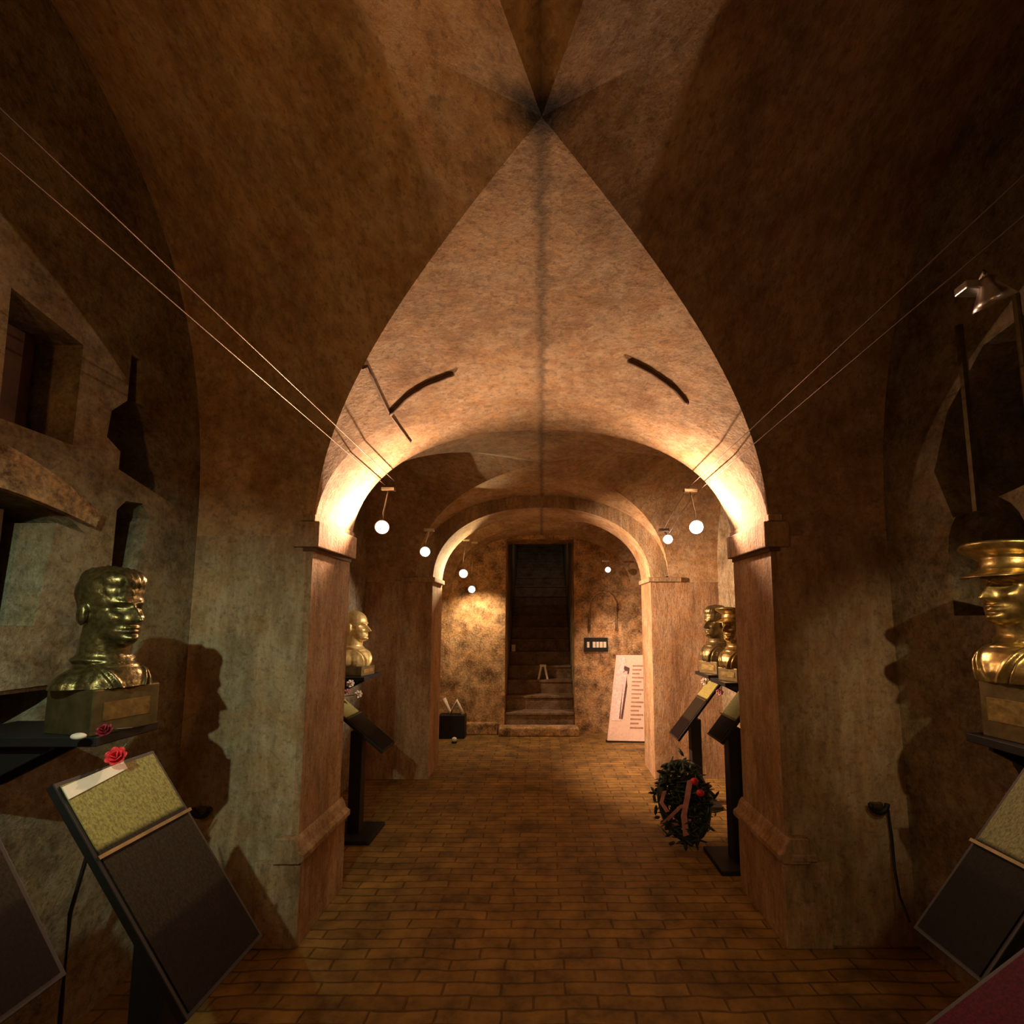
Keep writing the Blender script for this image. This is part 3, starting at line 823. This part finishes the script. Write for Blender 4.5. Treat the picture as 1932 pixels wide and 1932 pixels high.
# papers on the cut-off panel's ledge
for (a, c_, l) in (((0.50, 0.58), (0.93, 1.12), 'white paper strip on the cut-off left panel, the upper one'), ((0.42, 0.47), (0.90, 1.10), 'white paper strip on the cut-off left panel, the lower one')):
    A, d, n = p0[1], p0[2], p0[3]
    vs = []
    for h in (0.004, 0.007):
        for (u, v) in ((c_[0] - 0.80, a[0] - 0.06), (c_[1] - 0.80, a[0] - 0.03), (c_[1] - 0.80, a[1] - 0.03), (c_[0] - 0.80, a[1] - 0.06)):
            vs.append(A + Vector((0, u, 0)) + d * v + n * h)
    o = MB().add(vs, [(3, 2, 1, 0), (4, 5, 6, 7), (0, 1, 5, 4), (1, 2, 6, 5), (2, 3, 7, 6), (3, 0, 4, 7)]).build('paper_strip', M['paper'])
    tag(o, l, 'paper', 'papers on the left panel')
A, d, n, L, wd = p1[1:]
def on_panel(P, u, v, h=0.0):
    A, d, n = P[1], P[2], P[3]
    return A + Vector((0, u, 0)) + d * v + n * h
vs = []
for h in (0.0045, 0.007):
    for (u, v) in ((0.01, L - 0.055), (0.20, L - 0.03), (0.20, L - 0.004), (0.01, L - 0.018)):
        vs.append(on_panel(p1, u, v, h))
o = MB().add(vs, [(3, 2, 1, 0), (4, 5, 6, 7), (0, 1, 5, 4), (1, 2, 6, 5), (2, 3, 7, 6), (3, 0, 4, 7)]).build('paper_strip', M['paper'])
tag(o, 'bright white paper strip along the top of the panel under the left bust', 'paper')

# ------------------------------------------------------------------ flowers
def rose(c, r, label, m_, up=Vector((0, 0, 1)), stem=None, grp=None):
    t = thing('rose', c, label, 'flower', grp)
    c = Vector(c); q = up.to_track_quat('Z', 'Y').to_matrix()
    b_ = MB()
    for ring, (n_, rad, tilt) in enumerate(((3, 0.25, 80), (5, 0.5, 62), (7, 0.8, 35))):
        for k in range(n_):
            a = 2 * PI * k / n_ + ring * 0.5
            rot = q @ Matrix.Rotation(a, 3, 'Z') @ Matrix.Rotation(-math.radians(tilt), 3, 'Y')
            off = q @ Vector((math.cos(a) * r * rad * 0.7, math.sin(a) * r * rad * 0.7, r * 0.25 * (2 - ring)))
            b_.ell(c + off, (r * 0.42, r * 0.36, r * 0.07), seg=10, rot=rot)
    b_.build('petals', m_, t, smooth=True)
    if stem: MB().tube([c] + stem, 0.003, 6).build('stem', M['leaf'], t, smooth=True)
    return t
pr = on_panel(p1, 0.16, L + 0.01, 0.03)
rose(pr, 0.030, 'bright red rose lying at the top edge of the panel under the left bust', M['red'], Vector((0.4, -0.8, 0.45)).normalized(), [pr + Vector((-0.06, 0.10, 0.01))])
rose((-1.335, 1.50, zL + 0.02), 0.024, 'red rose with dimmed petals on the iron shelf at the foot of the left bust', M['dimmed_red'], Vector((0.3, -0.7, 0.6)).normalized(), [Vector((-1.335, 1.60, zL + 0.006))])
o = MB().ell((-1.375, 1.46, zL + 0.012), (0.022, 0.014, 0.010)).build('tealight', M['pale'], smooth=True); tag(o, 'small pale candle cup left of the dim rose on the shelf', 'candle')
for k, (px_, py_, r_, mm, l) in enumerate(((661, 1290, 0.035, 'pale', 'pale pink flower, the upper of those under the far left bust'),
                                      (676, 1310, 0.035, 'pale', 'cream flower, the lower right one under the far left bust'),
                                      (655, 1305, 0.028, 'pink', 'pink flower, the lower left one under the far left bust'))):
    q_ = at_y(px_, py_, 3.86)
    rose(q_, r_, l, M[mm], Vector((0.3, -0.9, 0.3)).normalized(), [Vector((-1.58, 3.84, 1.0))], 'flowers under the far left bust')
for (px_, py_, l) in ((1329, 1286, 'pale pink flower at the top of the farther right panel'), (1358, 1306, 'pink flower beside the pale one above the farther right panel')):
    q_ = at_y(px_, py_, 4.22)
    rose(q_, 0.035, l, M['pale' if px_ < 1340 else 'pink'], Vector((-0.3, -0.9, 0.3)).normalized(), [Vector((1.62, 4.3, 1.10))], 'flowers over the right panels')

# wreath with ribbons leaning by the right pier
wc = Vector((1.045, 3.66, 0.29))
t = thing('wreath', (1.045, 3.66, 0), 'dark leafy wreath with pink ribbons on the floor beside the right pier', 'wreath')
ring = [wc + Vector((0.16 * math.cos(a), 0.05 * math.sin(a) + 0.06 * math.sin(a), 0.22 * math.sin(a))) for a in [2 * PI * k / 24 for k in range(25)]]
MB().tube(ring, 0.036, 8).build('ring', M['leaf'], t, smooth=True)
lf = MB()
for k in range(800):
    a = random.uniform(0, 2 * PI); q_ = random.uniform(0.15, 1.05); p = wc + Vector((0.16 * q_ * math.cos(a), 0.11 * q_ * math.sin(a), 0.22 * q_ * math.sin(a))) + Vector([random.uniform(-0.075, 0.075) for _ in range(3)])
    p.z = max(p.z, 0.02); p.y -= 0.02
    lf.ell(p, (0.044, 0.015, 0.003), seg=6, rot=Matrix.Rotation(random.uniform(0, 6.3), 3, Vector([random.uniform(-1, 1) for _ in range(3)]).normalized()))
lo = lf.build('leaves', M['leaf'], t, smooth=True); lo['kind'] = 'stuff'
def ribbon(pts, wd_, m_, lab=None):
    pts = [Vector(p) for p in pts]; sd_ = Vector((1, 0.2, 0.15)).normalized() * wd_ / 2
    r0 = [p - sd_ for p in pts]; r1 = [p + sd_ for p in pts]
    bk = Vector((0, 0.004, 0))
    m = MB().grid([r0, r1]); m.grid([[p + bk for p in r0], [p + bk for p in r1]], True)
    o = m.build('ribbon', m_, t, smooth=True)
    if lab: o['label'] = lab
ribbon([wc + Vector(p) for p in ((0.02, -0.10, 0.17), (-0.02, -0.15, 0.06), (-0.05, -0.16, -0.05), (-0.04, -0.17, -0.18))], 0.045, M['pink'], 'long pink ribbon')
ribbon([wc + Vector(p) for p in ((-0.05, -0.15, 0.02), (-0.12, -0.17, -0.03), (-0.19, -0.16, -0.10))], 0.05, M['pink'])
ribbon([wc + Vector(p) for p in ((-0.17, -0.12, 0.10), (-0.20, -0.14, 0.03), (-0.16, -0.15, -0.03))], 0.03, M['pink'])
for dx, dz in ((0.05, 0.16), (0.09, 0.08), (-0.10, -0.12), (0.02, -0.10)):
    b_ = MB().ell(wc + Vector((dx, -0.10, dz)), (0.030, 0.02, 0.026), seg=10)
    b_.build('blossom', M['red'] if dz > 0 else M['pink'], t, smooth=True)

# ------------------------------------------------------------------ things on the end wall
# display board with a standing figure picture and lines of text
A0 = at_y(1146, 1388, 6.50); A1 = at_y(1217, 1392, 6.45); A2 = at_y(1217, 1236, 6.85); A3 = at_y(1163, 1236, 6.92)
A0.z = A1.z = 0.02
t = thing('display_board', (A0 + A1) / 2, 'pinkish white leaning display board with a dark figure and text by the end wall', 'display board')
nn = Vector((0.05, -1, 0.2)).normalized()
MB().add([A0, A1, A2, A3] + [p - nn * 0.03 for p in (A0, A1, A2, A3)],
         [(0, 1, 2, 3), (7, 6, 5, 4), (0, 4, 5, 1), (1, 5, 6, 2), (2, 6, 7, 3), (3, 7, 4, 0)]).build('board', simple('display_print', (0.80, 0.62, 0.54), 0.6, 0, 0.08), t)
def bp_(u, v, h=0.006): return (A0 * (1 - u) + A1 * u) * (1 - v) + (A3 * (1 - u) + A2 * u) * v + nn * h
def patch(poly, name, m_, lab=None):
    a = [bp_(u, v, 0.004) for u, v in poly]; b_ = [bp_(u, v, 0.010) for u, v in poly]; k = len(poly)
    o = MB().add(a + b_, [tuple(range(k))[::-1], tuple(range(k, 2 * k))] + [(i, (i + 1) % k, (i + 1) % k + k, i + k) for i in range(k)]).build(name, m_, t)
    if lab: o['label'] = lab
ink = simple('print_ink', (0.10, 0.05, 0.05), 0.7)
pinkp = simple('print_pink', (0.92, 0.66, 0.68), 0.6)
patch([(0.06, 0.22), (0.30, 0.22), (0.42, 0.80), (0.30, 0.97), (0.12, 0.97), (0.02, 0.6)], 'printed_figure_field', pinkp, 'pale pink field')
patch([(0.26, 0.24), (0.36, 0.24), (0.44, 0.62), (0.40, 0.74), (0.30, 0.66)], 'printed_figure', ink, 'dark standing figure')
patch([(0.18, 0.72), (0.34, 0.80), (0.46, 0.76), (0.48, 0.84), (0.34, 0.86), (0.20, 0.92), (0.26, 0.82)], 'printed_figure', ink, 'dark raised arms of the figure')
for k in range(16):
    v = 0.86 - k * 0.048
    patch([(0.58, v), (0.93 - (k % 3) * 0.06, v), (0.93 - (k % 3) * 0.06, v + 0.014), (0.58, v + 0.014)], 'text_line', simple('print_grey', (0.42, 0.25, 0.18), 0.7) if k == 0 else bpy.data.materials['print_grey'])
MB().box((A0.x - 0.02, A0.y - 0.03, 0), (A1.x, A1.y + 0.09, 0.02)).build('foot', M['black'], t)

# dark plaque with pale letters
pa = at_y(1102, 1203, YEND - 0.012); pb = at_y(1147, 1229, YEND - 0.012)
t = thing('wall_plaque', ((pa.x + pb.x) / 2, YEND, pb.z), 'small dark plaque with a row of pale letters on the end wall', 'plaque')
MB().box((pa.x, YEND - 0.018, pb.z), (pb.x, YEND, pa.z)).build('plate', M['black'], t, bevel=0.003)
for k, (u0, u1) in enumerate(((0.12, 0.22), (0.36, 0.48), (0.51, 0.62), (0.65, 0.78), (0.81, 0.93))):
    MB().box((pa.x + (pb.x - pa.x) * u0, YEND - 0.024, pb.z + 0.055), (pa.x + (pb.x - pa.x) * u1, YEND - 0.016, pa.z - 0.06)).build('letter', M['paper'], t)
# arched relief frame on the end wall, right of the stairs
rf = MB(); pts = []
for i in range(17):
    a = PI * i / 16; c0 = at_y(1137, 1160, YEND)
    pts.append((c0.x - 0.20 * math.cos(a), YEND - 0.01, c0.z + 0.24 * math.sin(a) + 0.1))
pts = [(pts[0][0], YEND - 0.01, 1.45)] + pts + [(pts[-1][0], YEND - 0.01, 1.45)]
rf.tube(pts, 0.022, 8)
struct(rf.build('trim_relief_arch', M['rough'], smooth=True))
# rubble lying at the left of the end wall
for k, (px_, py_, r_) in enumerate(((846, 1325, 0.07), (858, 1338, 0.06), (838, 1345, 0.08), (868, 1345, 0.05))):
    q_ = at_y(px_, py_, 6.75)
    m = MB(); m.ell((q_.x, 6.80, q_.z - 0.0), (r_ * 1.2, r_, r_ * 0.8), seg=8)
    m.v = [p + Vector((random.uniform(-.012, .012), random.uniform(-.012, .012), random.uniform(-.012, .012))) for p in m.v]
b_ = MB()
pp = [at_y(838, 1318, 6.78), at_y(850, 1345, 6.72), at_y(862, 1322, 6.74), at_y(874, 1348, 6.72)]
b_.tube(pp, 0.028, 8)
tk = thing('broken_cross', (pp[1].x, 6.75, 0), 'pale zigzag piece resting on a dark stand by the left end wall', 'stone fragment')
b_.build('fragment', M['pale'], tk, smooth=True)
MB().box((pp[0].x - 0.05, 6.66, 0), (pp[3].x + 0.03, 6.84, pp[1].z - 0.02)).build('stand', M['black'], tk, bevel=0.01)
q_ = at_y(857, 1400, 6.45)
fl_ = thing('floor_light', (q_.x, 6.45, 0), 'small pale round cap on the floor inside the far arch at left', 'floor light')
MB().lathe([(0.035, 0.0), (0.035, 0.02), (0.015, 0.028)], Matrix.Translation((q_.x, 6.45, 0))).build('base', M['black'], fl_, smooth=True)
MB().ell((q_.x, 6.45, 0.045), (0.034, 0.034, 0.03)).build('cap', M['paper'], fl_, smooth=True)

# ------------------------------------------------------------------ small fittings on the near walls
def hook(c, label):
    c = Vector(c)
    t = thing('wall_socket', c, label, 'wall socket')
    mx = Matrix.Translation(c) @ Matrix.Rotation(PI / 2, 4, 'X')
    MB().tube([c + Vector((0.042 * math.cos(a), -0.03, 0.042 * math.sin(a))) for a in [PI + PI * k / 10 for k in range(11)]], 0.012, 8).build('cup', M['black'], t, smooth=True)
    MB().box(c + Vector((-0.03, -0.02, -0.03)), c + Vector((0.03, 0.0, 0.0))).build('back_plate', M['bronze_dark'], t, bevel=0.004)
    return t
h = at_y(1650, 1512, YA0 - 0.02); hook(h, 'dark cup-shaped socket with a cable low on the right front wall')
cb = [at_y(1676, 1528, YA0 - 0.03), at_y(1683, 1580, YA0 - 0.03), at_y(1688, 1640, YA0 - 0.05), at_y(1697, 1690, 2.40), at_y(1716, 1738, 2.25)]
o = MB().tube(cb, 0.006, 8).build('cable', M['black'], smooth=True); tag(o, 'black cable hanging from the right wall socket towards the panel', 'cable')
h = at_y(388, 1520, YA0 - 0.02); hook(h, 'dark cup-shaped socket low on the left front wall beside the panel')
cb = [Vector((-1.60, 1.9, 0.86)), Vector((-1.66, 1.85, 0.78)), Vector((-1.70, 1.84, 0.55)), Vector((-1.70, 1.84, 0.25)), Vector((-1.66, 1.8, 0.01))]
o = MB().tube(cb, 0.007, 8).build('cable', M['black'], smooth=True); tag(o, 'black cable curling down the left wall behind the lit panel', 'cable')
